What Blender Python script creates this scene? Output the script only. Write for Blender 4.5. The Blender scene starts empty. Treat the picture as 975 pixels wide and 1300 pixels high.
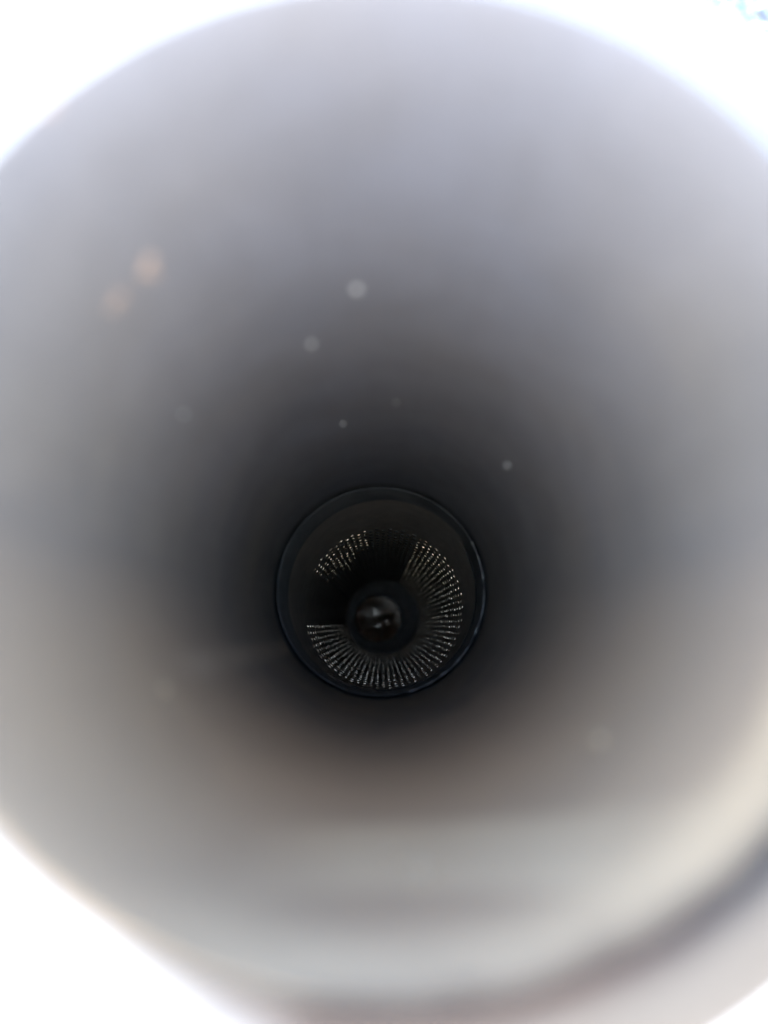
import bpy, bmesh, math, random
from mathutils import Vector, Matrix
random.seed(7)
S = bpy.context.scene
COL = S.collection

# ------------------------------------------------------------------ camera, light, exposure
CAM_H = 0.46                      # camera height over the ground (m)
F = 976.0                         # focal length in photograph pixels (975 x 1300)
cam_d = bpy.data.cameras.new('camera')
cam_d.sensor_width = 36.0
cam_d.lens = 36.0 * F / 1300.0
cam_d.clip_start = 0.002
cam_d.clip_end = 4000.0
cam_d.dof.use_dof = True
cam_d.dof.focus_distance = 0.242
cam_d.dof.aperture_fstop = cam_d.lens / 2.8   # 2.8 mm wide pupil
cam = bpy.data.objects.new('camera', cam_d)
cam.location = (0, 0, CAM_H)
cam.rotation_euler = (math.radians(90), 0, 0)
COL.objects.link(cam)
S.camera = cam

SUN = Vector((-0.60, 0.128, 0.78)).normalized()      # towards the sun
SUN_EL = math.asin(SUN.z)
W = bpy.data.worlds.new('World')
S.world = W
W.use_nodes = True
nt = W.node_tree
bg = nt.nodes['Background']
sky = nt.nodes.new('ShaderNodeTexSky')
sky.sky_type = 'NISHITA'
sky.sun_disc = False
sky.sun_elevation = SUN_EL
sky.sun_rotation = math.atan2(SUN.x, SUN.y)
sky.air_density = 0.8
sky.dust_density = 0.6
sky.ozone_density = 2.0
nt.links.new(sky.outputs[0], bg.inputs[0])
bg.inputs[1].default_value = 0.05

sun_d = bpy.data.lights.new('sun', 'SUN')
sun_d.energy = 4.0
sun_d.angle = math.radians(0.53)
sun_d.color = (1.0, 0.975, 0.935)
sun = bpy.data.objects.new('sun', sun_d)
sun.rotation_euler = SUN.to_track_quat('Z', 'Y').to_euler()
COL.objects.link(sun)

S.view_settings.view_transform = 'Standard'
S.view_settings.look = 'None'
S.view_settings.gamma = 1.0
S.view_settings.exposure = 3.7
S.render.engine = 'CYCLES'
S.cycles.use_denoising = True
S.cycles.max_bounces = 24
S.cycles.diffuse_bounces = 10
S.cycles.glossy_bounces = 16
S.cycles.sample_clamp_indirect = 8.0


# ------------------------------------------------------------------ helpers
def at(u, v, z):
    """photograph pixel (u, v) at depth z in front of the lens -> world point"""
    return Vector(((u - 487.5) / F * z, z, CAM_H - (v - 650.0) / F * z))


def tag(o, label=None, cat=None, group=None, kind=None):
    if label: o['label'] = label
    if cat: o['category'] = cat
    if group: o['group'] = group
    if kind: o['kind'] = kind
    return o


def link(name, bm, mats, parent=None, smooth=True, matrix=None):
    me = bpy.data.meshes.new(name)
    if smooth:
        for f in bm.faces: f.smooth = True
    bm.to_mesh(me); bm.free()
    for m in (mats if isinstance(mats, (list, tuple)) else [mats]):
        me.materials.append(m)
    o = bpy.data.objects.new(name, me)
    COL.objects.link(o)
    if parent:
        o.parent = parent
        o.matrix_parent_inverse = parent_inv(parent)
    return o


def parent_inv(p):
    return (Matrix.Translation(p.location) @ p.rotation_euler.to_matrix().to_4x4()).inverted()


class N:
    """small node helper"""
    def __init__(s, name):
        s.m = bpy.data.materials.new(name); s.m.use_nodes = True
        s.t = s.m.node_tree
        s.b = s.t.nodes['Principled BSDF']
    def n(s, kind, **kw):
        x = s.t.nodes.new(kind)
        for k, v in kw.items(): setattr(x, k, v)
        return x
    def l(s, a, b): s.t.links.new(a, b)
    def noise(s, vec, scale, detail=4, rough=0.55, dist=0.0):
        x = s.n('ShaderNodeTexNoise')
        x.inputs['Scale'].default_value = scale; x.inputs['Detail'].default_value = detail
        x.inputs['Roughness'].default_value = rough; x.inputs['Distortion'].default_value = dist
        if vec is not None: s.l(vec, x.inputs['Vector'])
        return x.outputs['Fac']
    def ramp(s, fac, stops):
        x = s.n('ShaderNodeValToRGB')
        e = x.color_ramp.elements
        while len(e) < len(stops): e.new(0.5)
        for i, (p, c) in enumerate(stops):
            e[i].position = p
            e[i].color = (c, c, c, 1) if isinstance(c, (int, float)) else (*c, 1)
        s.l(fac, x.inputs[0])
        return x.outputs[0]
    def mix(s, fac, a, b, mode='MIX'):
        x = s.n('ShaderNodeMix', data_type='RGBA', blend_type=mode)
        for sock, val in ((x.inputs[0], fac), (x.inputs[6], a), (x.inputs[7], b)):
            if hasattr(val, 'is_linked'): s.l(val, sock)
            elif isinstance(val, (int, float)): sock.default_value = val if sock.type == 'VALUE' else (val, val, val, 1)
            else: sock.default_value = (*val, 1)
        return x.outputs[2]
    def math(s, op, a, b=None, clamp=False):
        x = s.n('ShaderNodeMath', operation=op); x.use_clamp = clamp
        for sock, val in ((x.inputs[0], a), (x.inputs[1], b)):
            if val is None: continue
            if hasattr(val, 'is_linked'): s.l(val, sock)
            else: sock.default_value = val
        return x.outputs[0]
    def bump(s, h, strength, dist):
        x = s.n('ShaderNodeBump'); x.inputs['Strength'].default_value = strength; x.inputs['Distance'].default_value = dist
        s.l(h, x.inputs['Height']); s.l(x.outputs[0], s.b.inputs['Normal'])
    def set(s, col=None, rough=None, metal=None):
        for key, val in (('Base Color', col), ('Roughness', rough), ('Metallic', metal)):
            if val is None: continue
            if hasattr(val, 'is_linked'): s.l(val, s.b.inputs[key])
            elif isinstance(val, tuple): s.b.inputs[key].default_value = (*val, 1)
            else: s.b.inputs[key].default_value = val
        return s.m


# ------------------------------------------------------------------ measured axis of the silencer
RHO = 0.025                                   # inner radius of the tail pipe
Z_MOUTH, Z_RING = 1.504 * RHO, 7.12 * RHO
C_MOUTH, C_RING = at(495, 557.6, Z_MOUTH), at(483, 748, Z_RING)
AX = (C_RING - C_MOUTH).normalized()          # inwards along the pipe
UX = Vector((1, 0, 0)); UX = (UX - AX * UX.dot(AX)).normalized()
UZ = UX.cross(AX)                             # "up" across the pipe
if UZ.z < 0: UZ = -UZ
RC = 0.0234                                   # radius of the perforated core
Z_CORE0, Z_CORE1 = F * RC / 101.0, F * RC / 46.0
C_CORE0, C_CORE1 = at(487, 771, Z_CORE0), at(486, 783, Z_CORE1)
L_PIPE = (C_RING - C_MOUTH).length



def ring_pt(c, th, r, ux=UX, uz=UZ):
    return c + ux * (math.cos(th) * r) + uz * (math.sin(th) * r)


def lathe(prof, seg=192, jitter=0.0, closed=False):
    """revolve (depth, radius) pairs about the pipe axis; depth measured inwards from the mouth"""
    bm = bmesh.new()
    rows = []
    for d, r in prof:
        rows.append([bm.verts.new(ring_pt(C_MOUTH + AX * d, 2 * math.pi * i / seg, r + (random.uniform(-jitter, jitter) if jitter else 0))) for i in range(seg)])
    n = len(rows)
    for a in range(n if closed else n - 1):
        A, B = rows[a], rows[(a + 1) % n]
        for i in range(seg):
            j = (i + 1) % seg
            bm.faces.new((A[i], A[j], B[j], B[i]))
    bmesh.ops.recalc_face_normals(bm, faces=bm.faces)
    return bm


def arc(cd, cr, rad, a0, a1, n):
    """arc in the (depth, radius) plane"""
    return [(cd + rad * math.sin(a0 + (a1 - a0) * i / n), cr + rad * math.cos(a0 + (a1 - a0) * i / n)) for i in range(n + 1)]


def pipe_coords(k):
    """object coordinates turned into (across, up, depth) of the pipe"""
    tc = k.n('ShaderNodeTexCoord')
    off = k.n('ShaderNodeVectorMath', operation='SUBTRACT')
    off.inputs[1].default_value = C_MOUTH
    k.l(tc.outputs['Object'], off.inputs[0])
    cmb = k.n('ShaderNodeCombineXYZ')
    for i, ax in enumerate((UX, UZ, AX)):
        dt = k.n('ShaderNodeVectorMath', operation='DOT_PRODUCT')
        dt.inputs[1].default_value = ax
        k.l(off.outputs[0], dt.inputs[0])
        k.l(dt.outputs['Value'], cmb.inputs[i])
    return cmb.outputs[0]


# ------------------------------------------------------------------ materials
def lip_shading(k, v, col, wall):
    """light and shade painted at the lower right of the mouth, with wandering edge"""
    sep = k.n('ShaderNodeSeparateXYZ'); k.l(v, sep.inputs[0])
    x, y, d = sep.outputs
    rr = k.math('SQRT', k.math('ADD', k.math('MULTIPLY', x, x), k.math('MULTIPLY', y, y)))
    wob = k.math('SUBTRACT', k.noise(v, 60, 3, 0.6), 0.5)
    rn = k.math('ADD', k.math('DIVIDE', rr, RHO), k.math('MULTIPLY', wob, 0.035))
    # cosine of the angle to the middle of the painted patch
    c0, s0 = math.cos(math.radians(-62)), math.sin(math.radians(-62))
    ca = k.math('DIVIDE', k.math('ADD', k.math('MULTIPLY', x, c0), k.math('MULTIPLY', y, s0)), rr)
    ca = k.math('ADD', ca, k.math('MULTIPLY', wob, 0.25))
    sec = k.ramp(ca, [(0.52, 0.0), (0.80, 1.0)])
    mouth = k.ramp(k.math('MULTIPLY', k.math('ADD', d, 0.001), 60.0), [(0.30, 1.0), (0.60, 0.0)])
    straw = k.math('MULTIPLY', sec, mouth)
    col = k.mix(k.math('MULTIPLY', straw, 0.85), col, (0.95, 0.74, 0.48) if wall else (0.12, 0.085, 0.05))  # paints the wall lip lit and the rim shaded
    joint_shade = k.math('MULTIPLY', k.ramp(k.math('SUBTRACT', rn, 0.5), [(0.506, 0.0), (0.520, 1.0)]), k.ramp(k.math('SUBTRACT', rn, 0.5), [(0.575, 1.0), (0.63, 0.0)]))
    joint_shade = k.math('MULTIPLY', joint_shade, sec)
    hue = k.mix(k.ramp(k.math('MULTIPLY', x, 40.0), [(0.35, 0.0), (0.75, 1.0)]), (0.14, 0.095, 0.075), (0.030, 0.034, 0.046))
    return k.mix(k.math('MULTIPLY', joint_shade, 0.95), col, hue), sec


def mat_inner():
    k = N('brushed_steel_with_painted_light')
    v = pipe_coords(k)
    sep = k.n('ShaderNodeSeparateXYZ'); k.l(v, sep.inputs[0])
    blot = k.noise(v, 70, 5, 0.6, 0.4)
    fine = k.noise(v, 900, 3, 0.6)
    # light's colour painted into the steel: straw underneath, violet blue above, wandering
    hv = k.math('ADD', k.math('MULTIPLY', sep.outputs[1], 17.0), 0.5)
    hv = k.math('ADD', hv, k.math('MULTIPLY', k.math('SUBTRACT', k.noise(v, 25, 3), 0.5), 0.7), True)
    tint = k.ramp(hv, [(0.0, (0.43, 0.345, 0.26)), (0.5, (0.355, 0.32, 0.285)), (1.0, (0.318, 0.320, 0.358))])
    col = k.mix(k.ramp(blot, [(0.35, 0.0), (0.75, 0.45)]), tint, (0.215, 0.205, 0.20))
    stv = k.n('ShaderNodeVectorMath', operation='MULTIPLY'); stv.inputs[1].default_value = (420, 420, 9); k.l(v, stv.inputs[0])
    streak = k.noise(stv.outputs[0], 1.0, 4, 0.6)
    col = k.mix(k.ramp(streak, [(0.45, 0.0), (0.8, 0.1)]), col, (0.16, 0.15, 0.145))
    # floor light painted in: wide warm brightening, then a pale reflection patch
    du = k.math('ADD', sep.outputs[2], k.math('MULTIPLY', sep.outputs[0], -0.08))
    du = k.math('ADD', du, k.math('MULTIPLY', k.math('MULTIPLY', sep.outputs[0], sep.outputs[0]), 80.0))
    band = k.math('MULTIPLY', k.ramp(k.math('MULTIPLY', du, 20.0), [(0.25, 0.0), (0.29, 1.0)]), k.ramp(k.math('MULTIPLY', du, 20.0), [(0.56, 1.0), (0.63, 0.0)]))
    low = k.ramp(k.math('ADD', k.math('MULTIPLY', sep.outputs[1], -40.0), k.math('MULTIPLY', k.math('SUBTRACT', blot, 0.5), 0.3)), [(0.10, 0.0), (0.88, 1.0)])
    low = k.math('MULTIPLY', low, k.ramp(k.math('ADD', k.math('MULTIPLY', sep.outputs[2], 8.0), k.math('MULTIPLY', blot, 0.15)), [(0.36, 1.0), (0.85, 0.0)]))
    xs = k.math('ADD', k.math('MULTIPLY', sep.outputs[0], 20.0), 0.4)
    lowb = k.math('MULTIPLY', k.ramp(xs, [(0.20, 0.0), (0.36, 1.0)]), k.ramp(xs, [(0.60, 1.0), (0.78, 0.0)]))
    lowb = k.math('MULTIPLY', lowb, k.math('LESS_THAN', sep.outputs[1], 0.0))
    floor_light = k.math('MULTIPLY', low, k.ramp(blot, [(0.2, 0.82), (0.6, 1.0)]))
    col = k.mix(k.math('MULTIPLY', floor_light, 0.75), col, (0.84, 0.615, 0.385))
    refl_patch = k.math('MULTIPLY', k.math('MULTIPLY', band, lowb), k.ramp(blot, [(0.2, 0.8), (0.6, 1.0)]))  # pale reflected patch put into the floor colour
    col = k.mix(k.math('MULTIPLY', refl_patch, 0.9), col, (0.96, 0.76, 0.50))
    # one pale run mark along the lower left of the wall
    rr = k.math('SQRT', k.math('ADD', k.math('MULTIPLY', sep.outputs[0], sep.outputs[0]), k.math('MULTIPLY', sep.outputs[1], sep.outputs[1])))
    ra = math.radians(212)
    ca = k.math('DIVIDE', k.math('ADD', k.math('MULTIPLY', sep.outputs[0], math.cos(ra)), k.math('MULTIPLY', sep.outputs[1], math.sin(ra))), rr)
    run = k.math('MULTIPLY', k.ramp(ca, [(0.9955, 0.0), (0.9992, 1.0)]), k.math('MULTIPLY', k.ramp(k.math('MULTIPLY', sep.outputs[2], 5.0), [(0.20, 0.0), (0.28, 1.0)]), k.ramp(blot, [(0.3, 0.4), (0.6, 1.0)])))
    col = k.mix(k.math('MULTIPLY', run, 0.55), col, (0.72, 0.60, 0.46))
    col, _ = lip_shading(k, v, col, True)
    rough = k.ramp(blot, [(0.2, 0.6), (0.8, 0.78)])
    k.bump(k.math('ADD', blot, k.math('MULTIPLY', fine, 0.25)), 0.25, 0.0004)
    k.b.inputs['Specular IOR Level'].default_value = 0.25
    return k.set(col, rough, 0.0)


def mat_rim():
    k = N('polished_steel_rim')
    v = pipe_coords(k)
    f = k.noise(v, 240, 4, 0.6)
    k.bump(f, 0.12, 0.0003)
    col = k.ramp(f, [(0.3, (0.82, 0.80, 0.77)), (0.7, (0.90, 0.885, 0.86))])
    col, sec = lip_shading(k, v, col, False)
    rough = k.mix(sec, k.ramp(f, [(0.3, 0.28), (0.7, 0.38)]), 0.6)
    return k.set(col, rough, 0.45)


def mat_core():
    k = N('smoked_perforated_steel')
    v = pipe_coords(k)
    f = k.noise(v, 160, 4, 0.6)
    return k.set(k.ramp(f, [(0.3, (0.86, 0.58, 0.37)), (0.7, (0.96, 0.70, 0.47))]), k.ramp(f, [(0.3, 0.20), (0.7, 0.32)]), 1.0)


def mat_soot_or_dull(name='soot_crust', c0=(0.012, 0.012, 0.013), c1=(0.05, 0.045, 0.04), rough=0.85):
    k = N(name)
    v = pipe_coords(k)
    f = k.noise(v, 220, 5, 0.65)
    k.bump(f, 0.5, 0.0006)
    return k.set(k.ramp(f, [(0.3, c0), (0.75, c1)]), rough, 0.0)


def mat_burnt():
    k = N('heat_browned_steel')
    v = pipe_coords(k)
    f = k.noise(v, 90, 4, 0.6, 0.6)
    k.bump(f, 0.3, 0.001)
    return k.set(k.ramp(f, [(0.3, (0.85, 0.52, 0.34)), (0.7, (0.96, 0.74, 0.55))]), k.ramp(f, [(0.3, 0.22), (0.7, 0.34)]), 1.0)


def mat_plain(name, col, rough, metal=0.0, scale=150, var=0.25):
    k = N(name)
    tc = k.n('ShaderNodeTexCoord')
    f = k.noise(tc.outputs['Object'], scale, 4, 0.6)
    a = tuple(c * (1 - var) for c in col); b = tuple(min(1, c * (1 + var)) for c in col)
    return k.set(k.ramp(f, [(0.3, a), (0.7, b)]), rough, metal)


def mat_ground():
    k = N('pale_concrete')
    tc = k.n('ShaderNodeTexCoord')
    v = tc.outputs['Object']
    big = k.noise(v, 1.1, 5, 0.6); mid = k.noise(v, 14, 6, 0.65); fine = k.noise(v, 260, 3, 0.7)
    col = k.mix(k.ramp(mid, [(0.3, 0.0), (0.7, 1.0)]), (0.24, 0.252, 0.272), (0.345, 0.355, 0.375))
    col = k.mix(k.ramp(big, [(0.35, 0.0), (0.7, 0.5)]), col, (0.22, 0.223, 0.23))
    col = k.mix(k.ramp(fine, [(0.55, 0.0), (0.7, 0.5)]), col, (0.18, 0.17, 0.16))
    k.bump(k.math('ADD', mid, k.math('MULTIPLY', fine, 0.5)), 0.4, 0.004)
    return k.set(col, 0.9, 0.0)


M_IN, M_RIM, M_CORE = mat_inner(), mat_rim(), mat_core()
M_SOOT, M_BURNT = mat_soot_or_dull(), mat_burnt()
M_DULL = mat_soot_or_dull('dull_grey_louvre', (0.10, 0.10, 0.10), (0.18, 0.175, 0.17), 0.8)
M_SLEEVE = mat_soot_or_dull('smoke_grey_steel', (0.46, 0.40, 0.345), (0.60, 0.53, 0.46), 0.6)
M_COLLAR = mat_plain('dull_collar_steel', (0.22, 0.22, 0.22), 0.7, 0.0)
M_BEAD = mat_plain('dull_bead_metal', (0.40, 0.38, 0.36), 0.45, 0.8, 400, 0.4)
M_CAN = mat_plain('satin_can_steel', (0.55, 0.54, 0.52), 0.35, 0.9, 60, 0.1)
M_GRIT = mat_plain('pale_grit', (0.72, 0.70, 0.66), 0.6, 0.0, 900, 0.15)
M_SAND = mat_plain('sandy_grit', (0.72, 0.56, 0.37), 0.7, 0.0, 900, 0.15)
M_RUST = mat_plain('rust_grain', (0.58, 0.43, 0.34), 0.8, 0.0, 900, 0.25)

# ------------------------------------------------------------------ the setting
bm = bmesh.new()
for x, y in ((-400, -400), (400, -400), (400, 400), (-400, 400)): bm.verts.new((x, y, 0))
bm.faces.new(bm.verts)
ground = link('ground', bm, mat_ground(), smooth=False)
tag(ground, 'pale concrete ground below the silencer, lying in sunlight', 'ground', kind='structure')

# ------------------------------------------------------------------ the silencer
root = bpy.data.objects.new('exhaust_silencer', None)
root.location = C_MOUTH
root.empty_display_size = 0.02
COL.objects.link(root)
tag(root, 'open round steel exhaust silencer with a sooty perforated core deep inside', 'exhaust silencer')

R = RHO
# tail pipe: inner wall, thin rounded end, outer wall, closed at the far ring
prof = [(L_PIPE, R * 1.0)]
nd = 60
for i in range(1, nd - 4):
    d = L_PIPE * (1 - i / nd)
    prof.append((d, R))
for d in (0.010, 0.0085, 0.0075, 0.0068): prof.append((d, R))
for i in range(1, 15):                       # softly belled end
    a = (math.pi / 2) * i / 14
    prof.append((0.0064 * (1 - math.sin(a)), R + 0.0006 * (1 - math.cos(a))))
g0 = R + 0.0006
for i in range(1, 7):
    a = (math.pi / 2) * i / 6
    prof.append((0.0004 * (1 - math.cos(a)), g0 + 0.0002 * math.sin(a)))
g0 += 0.0002
prof += [(0.0006, g0), (0.0010, g0), (0.0030, g0), (0.006, g0)]
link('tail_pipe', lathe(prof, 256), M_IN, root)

# rolled outer rim round the mouth, a narrow joint between it and the pipe end
ri = g0 + 0.0006
rim = [(0.0045, g0 - 0.0002), (0.0044, ri - 0.0001), (0.0042, ri), (0.0030, ri), (0.0018, ri)]
for i in range(1, 9):
    a = (math.pi / 2) * i / 8
    rim.append((0.0018 - 0.0006 * math.sin(a), ri + 0.0006 * (1 - math.cos(a))))
rc = ri + 0.0006
for i in range(1, 23):
    a = (math.pi / 2) * i / 22
    rim.append((0.0012 + 0.0030 * (1 - math.cos(a)), rc + (R * 1.315 - rc) * math.sin(a)))
rim += [(0.0060, R * 1.315), (0.0098, R * 1.315), (0.0112, R * 1.315), (0.0118, R * 1.29), (0.0125, R * 1.20), (0.0125, R * 1.10)]
link('rolled_rim', lathe(rim, 256), M_RIM, root)

# outer skin: pipe behind the rim, cone and can of the silencer
skin = [(0.0125, R * 1.12), (0.062, R * 1.12), (0.066, R * 1.16), (0.095, R * 1.95), (0.105, R * 2.0), (0.60, R * 2.0), (0.63, R * 1.2), (0.64, R * 0.75)]
can = link('can', lathe(skin, 128), M_CAN, root)
for d in (0.108, 0.592):
    link('band', lathe([(d, R * 2.0), (d, R * 2.045), (d + 0.012, R * 2.045), (d + 0.012, R * 2.0)], 128), M_CAN, can)

def loft(rows, seg=160):
    bm = bmesh.new()
    vs = []
    for c, r, ux, uz in rows:
        vs.append([bm.verts.new(ring_pt(c, 2 * math.pi * i / seg, r, ux, uz)) for i in range(seg)])
    for A, B in zip(vs, vs[1:]):
        for i in range(seg):
            j = (i + 1) % seg
            bm.faces.new((A[i], A[j], B[j], B[i]))
    return bm


# collar where the tail pipe enters the core: a dark gap, then a ring leaning towards the mouth
ZC = Z_RING + 0.001
cA, rA = at(483.5, 748.5, ZC), 132.5 * ZC / F
ZC2 = Z_RING + 0.012
cI, rI = at(488.0, 755, ZC2), 122.5 * ZC2 / F
rows = [(cA + AX * 0.016, rA, UX, UZ), (cA + AX * 0.004, rA, UX, UZ), (cA + AX * 0.0004, rA, UX, UZ), (cA, rA - 0.0001, UX, UZ)]
rows += [(cA.lerp(cI, t), rA - 0.0002 + (rI - rA) * t, UX, UZ) for t in (0.05, 0.3, 0.6, 0.9)]
rows += [(cI, rI - 0.0001, UX, UZ), (cI + AX * 0.0004, rI, UX, UZ), (cI + AX * 0.0012, rI + 0.0001, UX, UZ)]
collar = link('collar', loft(rows, 192), M_COLLAR, root)
bm = bmesh.new()
prev = None
for i in range(150):
    th = math.radians(-76 + 104 * i / 149)
    rad = 0.00042 * max(0.05, 0.55 + 0.45 * math.sin(i * 0.35) * math.sin(i * 0.09 + 1) + random.uniform(-0.12, 0.12))
    if i in (0, 149) or 62 < i < 70 or 22 < i < 30: rad = 0.00004
    e = UX * math.cos(th) + UZ * math.sin(th)
    p = cA + e * (rA - 0.00025)
    vs = [bm.verts.new(p + e * (rad * math.cos(t)) - AX * (rad * math.sin(t))) for t in [2 * math.pi * k / 8 for k in range(8)]]
    if prev:
        for k in range(8): bm.faces.new((prev[k], prev[(k + 1) % 8], vs[(k + 1) % 8], vs[k]))
    prev = vs
link('glint_bead', bm, M_BEAD, collar)  # bead added along the collar's right edge to give its glints
rows = [(C_RING - AX * 0.0005, R * 1.003, UX, UZ), (C_RING + AX * 0.010, R * 1.003, UX, UZ), (cA + AX * 0.0175, R * 1.003, UX, UZ)]
link('gap_wall', loft(rows, 192), M_COLLAR, root)
rows = [(cA + AX * 0.0165, R * 1.02, UX, UZ), (cA + AX * 0.0165, rA - 0.0002, UX, UZ)]
link('gap_ring', loft(rows, 96), M_SOOT, root)

# sooty sleeve between the collar and the first row of louvres
c_s = cI + AX * 0.0012
rows = [(c_s.lerp(C_CORE0, t), rI + 0.0001 + (RC - rI) * t, UX, UZ) for t in [i / 8 for i in range(9)]]
link('sooty_sleeve', loft(rows), M_SLEEVE, root)

# perforated core
AXC = (C_CORE1 - C_CORE0).normalized()
UXC = (UX - AXC * UX.dot(AXC)).normalized()
UZC = UXC.cross(AXC)
if UZC.dot(UZ) < 0: UZC = -UZC
LC = (C_CORE1 - C_CORE0).length
NCOL = 76
PITCH = 0.0080
NR = int(LC / PITCH) - 1


def core_pt(th, s, r):
    return ring_pt(C_CORE0 + AXC * s, th, r, UXC, UZC)


rows = [(C_CORE0 - AXC * 0.003, RC + 0.0006, UXC, UZC)] + [(C_CORE0 + AXC * (LC * i / 40), RC, UXC, UZC) for i in range(41)]
core = link('core_tube', loft(rows, 152), M_SLEEVE, root)


def louvre_state(deg, r):
    """bright, dull grey, or missing, as the photograph shows them round the core"""
    deg %= 360
    if 154 < deg < 192: return None
    if 66 < deg < 104: return 'dull'
    if 104 <= deg <= 154:
        if r > 4 + 7 * (1 - abs(deg - 128) / 26) + random.uniform(-2, 3): return 'dull'
        if random.random() < 0.12: return 'dull'
    return 'clean'


bm = bmesh.new()
cw = 2 * math.pi / NCOL
for col_i in range(NCOL):
    cd = math.degrees(col_i * cw)
    for r in range(NR):
        st = louvre_state(cd, r)
        if st is None: continue
        s0 = 0.0008 + r * PITCH + (0.5 * PITCH if col_i % 2 else 0.0) + random.uniform(-1, 1) * 0.00035
        th = col_i * cw + random.uniform(-1, 1) * 0.0025
        hw = 0.00080 * (1 - 0.30 * r / NR) * random.uniform(0.9, 1.08)
        h = 0.00027 * (1 - 0.25 * r / NR) * random.uniform(0.8, 1.12)
        lean = random.uniform(-0.05, 0.14)
        yaw = random.uniform(-0.22, 0.22)
        ln = 0.0040
        K = 6
        mouth, crest, foot, tail = [], [], [], []
        for k in range(K + 1):
            x = -1 + 2 * k / K
            y = (1 - x * x) ** 0.5 if abs(x) < 1 else 0.0
            bow = 0.00014 * x * x + yaw * x * hw * 0.5
            mouth.append(bm.verts.new(core_pt(th + x * hw / RC, s0 + bow, RC + 0.0001)))
            crest.append(bm.verts.new(core_pt(th + x * hw * 0.97 / RC, s0 + bow + lean * h * y, RC - h * y * 0.93)))
            foot.append(bm.verts.new(core_pt(th + x * hw * 0.93 / RC, s0 + bow + 0.00012 + lean * h * y, RC - h * y)))
            tail.append(bm.verts.new(core_pt(th + x * hw * 0.7 / RC, s0 + ln * (0.75 + 0.25 * y), RC + 0.0001)))
        for A, B in ((mouth, crest), (crest, foot), (foot, tail)):
            for k in range(K):
                f = bm.faces.new((A[k], A[k + 1], B[k + 1], B[k]))
                f.material_index = 1 if st == 'dull' or A is foot else 0  # sloping backs share the dull grey
bmesh.ops.remove_doubles(bm, verts=bm.verts, dist=1e-6)
tag(link('louvres', bm, [M_CORE, M_DULL], core, smooth=False), kind='stuff')

# end plate and the browned bend of the header pipe behind it
RB = 29.0 * Z_CORE1 / F
cB = at(480, 786, Z_CORE1 + 0.002)
bm = bmesh.new()
segs = 128
inn = [bm.verts.new(ring_pt(cB, 2 * math.pi * i / segs, RB, UXC, UZC)) for i in range(segs)]
inn2 = [bm.verts.new(ring_pt(cB - AXC * 0.0035, 2 * math.pi * i / segs, RB + 0.0012, UXC, UZC)) for i in range(segs)]
mid = [bm.verts.new(ring_pt(cB - AXC * 0.0005, 2 * math.pi * i / segs, RB + 0.004, UXC, UZC)) for i in range(segs)]
out = [bm.verts.new(ring_pt(C_CORE1, 2 * math.pi * i / segs, RC + 0.003, UXC, UZC)) for i in range(segs)]
for A, B in ((inn, inn2), (inn2, mid), (mid, out)):
    for i in range(segs):
        j = (i + 1) % segs
        bm.faces.new((A[i], A[j], B[j], B[i]))
link('end_plate', bm, M_SLEEVE, root)

# short neck behind the plate, closed by the dented wall of the bend
neck = [(cB + AXC * d, RB, UXC, UZC) for d in (0.0, 0.004, 0.010)]
link('neck', loft(neck, 96), M_SLEEVE, root)


def dent(x, y):
    """depth of the dented bend wall behind the neck's rim, x and y in neck radii"""
    g = lambda cx, cy, sx, sy: math.exp(-((x - cx) / sx) ** 2 - ((y - cy) / sy) ** 2)
    h = 0.75 + 0.15 * (x * x + y * y)
    h -= 0.30 * g(-0.18, 0.48, 0.42, 0.28)
    h -= 0.62 * g(-0.02, -0.30, 0.62, 0.46)
    h -= 0.10 * g(0.50, -0.15, 0.13, 0.36)
    h -= 0.09 * g(0.42, 0.0, 0.14, 0.12)
    h -= 0.07 * g(-0.62, 0.0, 0.2, 0.5)
    return h * RB * 0.27


bm = bmesh.new()
grid = []
cD = cB + AXC * 0.002
for i in range(33):
    rr_ = i / 32
    grid.append([bm.verts.new(cD + UXC * (RB * rr_ * math.cos(t)) + UZC * (RB * rr_ * math.sin(t)) + AXC * dent(rr_ * math.cos(t), rr_ * math.sin(t))) for t in [2 * math.pi * k / 72 for k in range(72)]])
for A, B in zip(grid, grid[1:]):
    for k in range(72):
        bm.faces.new((A[k], A[(k + 1) % 72], B[(k + 1) % 72], B[k]))
bmesh.ops.remove_doubles(bm, verts=bm.verts, dist=1e-7)
link('dented_bend', bm, M_BURNT, root)


# grains of grit and rust stuck to the wall of the tail pipe
def grain(u, v, size, m, name):
    ray = (at(u, v, 1.0) - Vector((0, 0, CAM_H)))
    o = Vector((0, 0, CAM_H)) - C_MOUTH
    a_ = ray - AX * ray.dot(AX); b_ = o - AX * o.dot(AX)
    A, B, Cc = a_.dot(a_), 2 * a_.dot(b_), b_.dot(b_) - R * R
    t = (-B + math.sqrt(B * B - 4 * A * Cc)) / (2 * A)
    p = Vector((0, 0, CAM_H)) + ray * t
    d = (p - C_MOUTH).dot(AX)
    ax_p = C_MOUTH + AX * d
    p = ax_p + (p - ax_p).normalized() * (R - size * 0.25)
    size *= 1.18
    bm = bmesh.new()
    bmesh.ops.create_icosphere(bm, subdivisions=2, radius=size * 0.5)
    for w in bm.verts:
        w.co *= random.uniform(0.85, 1.15)
        w.co += p
    return link(name, bm, m, root)


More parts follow.
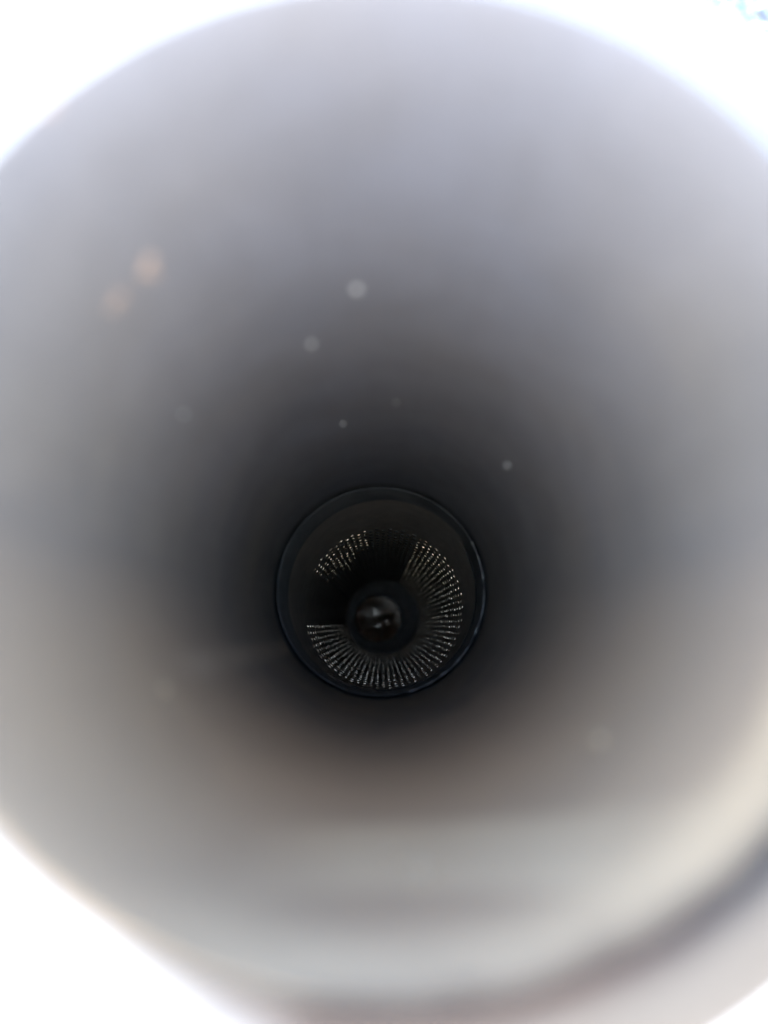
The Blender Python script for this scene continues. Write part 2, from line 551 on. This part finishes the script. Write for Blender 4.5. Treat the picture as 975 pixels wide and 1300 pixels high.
for u, v, sz in ((453, 365, 0.00075), (395, 435, 0.0006), (435, 537, 0.0006), (645, 590, 0.0007), (207, 876, 0.00075), (765, 940, 0.00085), (535, 1112, 0.0012), (500, 1085, 0.0008), (503, 510, 0.0004), (232, 525, 0.0004)):
    grain(u, v, sz, M_SAND if v > 800 else M_GRIT, 'grit_grain')
for u, v, sz in ((188, 330, 0.0008), (182, 344, 0.0007), (194, 346, 0.0005), (150, 375, 0.0007), (141, 388, 0.0006), (56, 128, 0.0006)):
    grain(u, v, sz, M_RUST, 'rust_grain')

# ------------------------------------------------------------------ the tree behind, its leaves in the upper right corner
tree = bpy.data.objects.new('tree', None)
TX, TY = 4.35, 6.2
tree.location = (TX, TY, 0)
COL.objects.link(tree)
tag(tree, 'loose tree with pale silvery leaves against blue sky above the rim', 'tree')


def tube(pts, rads, seg=10):
    bm = bmesh.new(); prev = None
    for i, (p, r) in enumerate(zip(pts, rads)):
        d = (pts[min(i + 1, len(pts) - 1)] - pts[max(i - 1, 0)]).normalized()
        u = d.orthogonal().normalized(); w = d.cross(u)
        vs = [bm.verts.new(p + u * (math.cos(2 * math.pi * k / seg) * r) + w * (math.sin(2 * math.pi * k / seg) * r)) for k in range(seg)]
        if prev:
            for k in range(seg): bm.faces.new((prev[k], prev[(k + 1) % seg], vs[(k + 1) % seg], vs[k]))
        prev = vs
    return bm


M_BARK = mat_plain('grey_bark', (0.16, 0.13, 0.10), 0.9, 0.0, 12, 0.4)
M_LEAF = mat_plain('silvery_leaf', (0.30, 0.33, 0.27), 0.5, 0.0, 5, 0.3)
base = Vector((TX, TY, 0)); top = Vector((TX - 0.2, TY + 0.1, 4.6))
pts = [base.lerp(top, t) + Vector((0.08 * math.sin(t * 5), 0.06 * math.cos(t * 4), 0)) for t in [i / 12 for i in range(13)]]
link('trunk', tube(pts, [0.14 - 0.009 * i for i in range(13)]), M_BARK, tree)
tips = []
for i in range(18):
    t = random.uniform(0.5, 1.0)
    p0 = base.lerp(top, t)
    a = random.uniform(0, 2 * math.pi)
    ln = random.uniform(0.7, 1.5)
    p3 = p0 + Vector((math.cos(a) * ln, math.sin(a) * ln, random.uniform(0.2, 1.0)))
    pm = p0.lerp(p3, 0.5) + Vector((0, 0, -0.1))
    link('limb', tube([p0, pm, p3], [0.045, 0.028, 0.010], 7), M_BARK, tree)
    for t2 in (0.45, 0.65, 0.85, 1.0): tips.append(p0.lerp(p3, t2))
bm = bmesh.new()
for tip in tips:
    for _ in range(75):
        c = tip + Vector([random.gauss(0, 0.24) for _ in range(3)])
        n = Vector([random.gauss(0, 1) for _ in range(3)]).normalized()
        u = n.orthogonal().normalized(); w = n.cross(u)
        a = random.uniform(0, 6.3); u, w = u * math.cos(a) + w * math.sin(a), w * math.cos(a) - u * math.sin(a)
        l, b = random.uniform(0.07, 0.10), random.uniform(0.024, 0.036)
        q = [c - u * l / 2, c + w * b / 1.2 + n * 0.006, c + u * l / 2, c - w * b / 1.2 + n * 0.006]
        bm.faces.new([bm.verts.new(x) for x in q])
tag(link('crown', bm, M_LEAF, tree, smooth=False), kind='stuff')
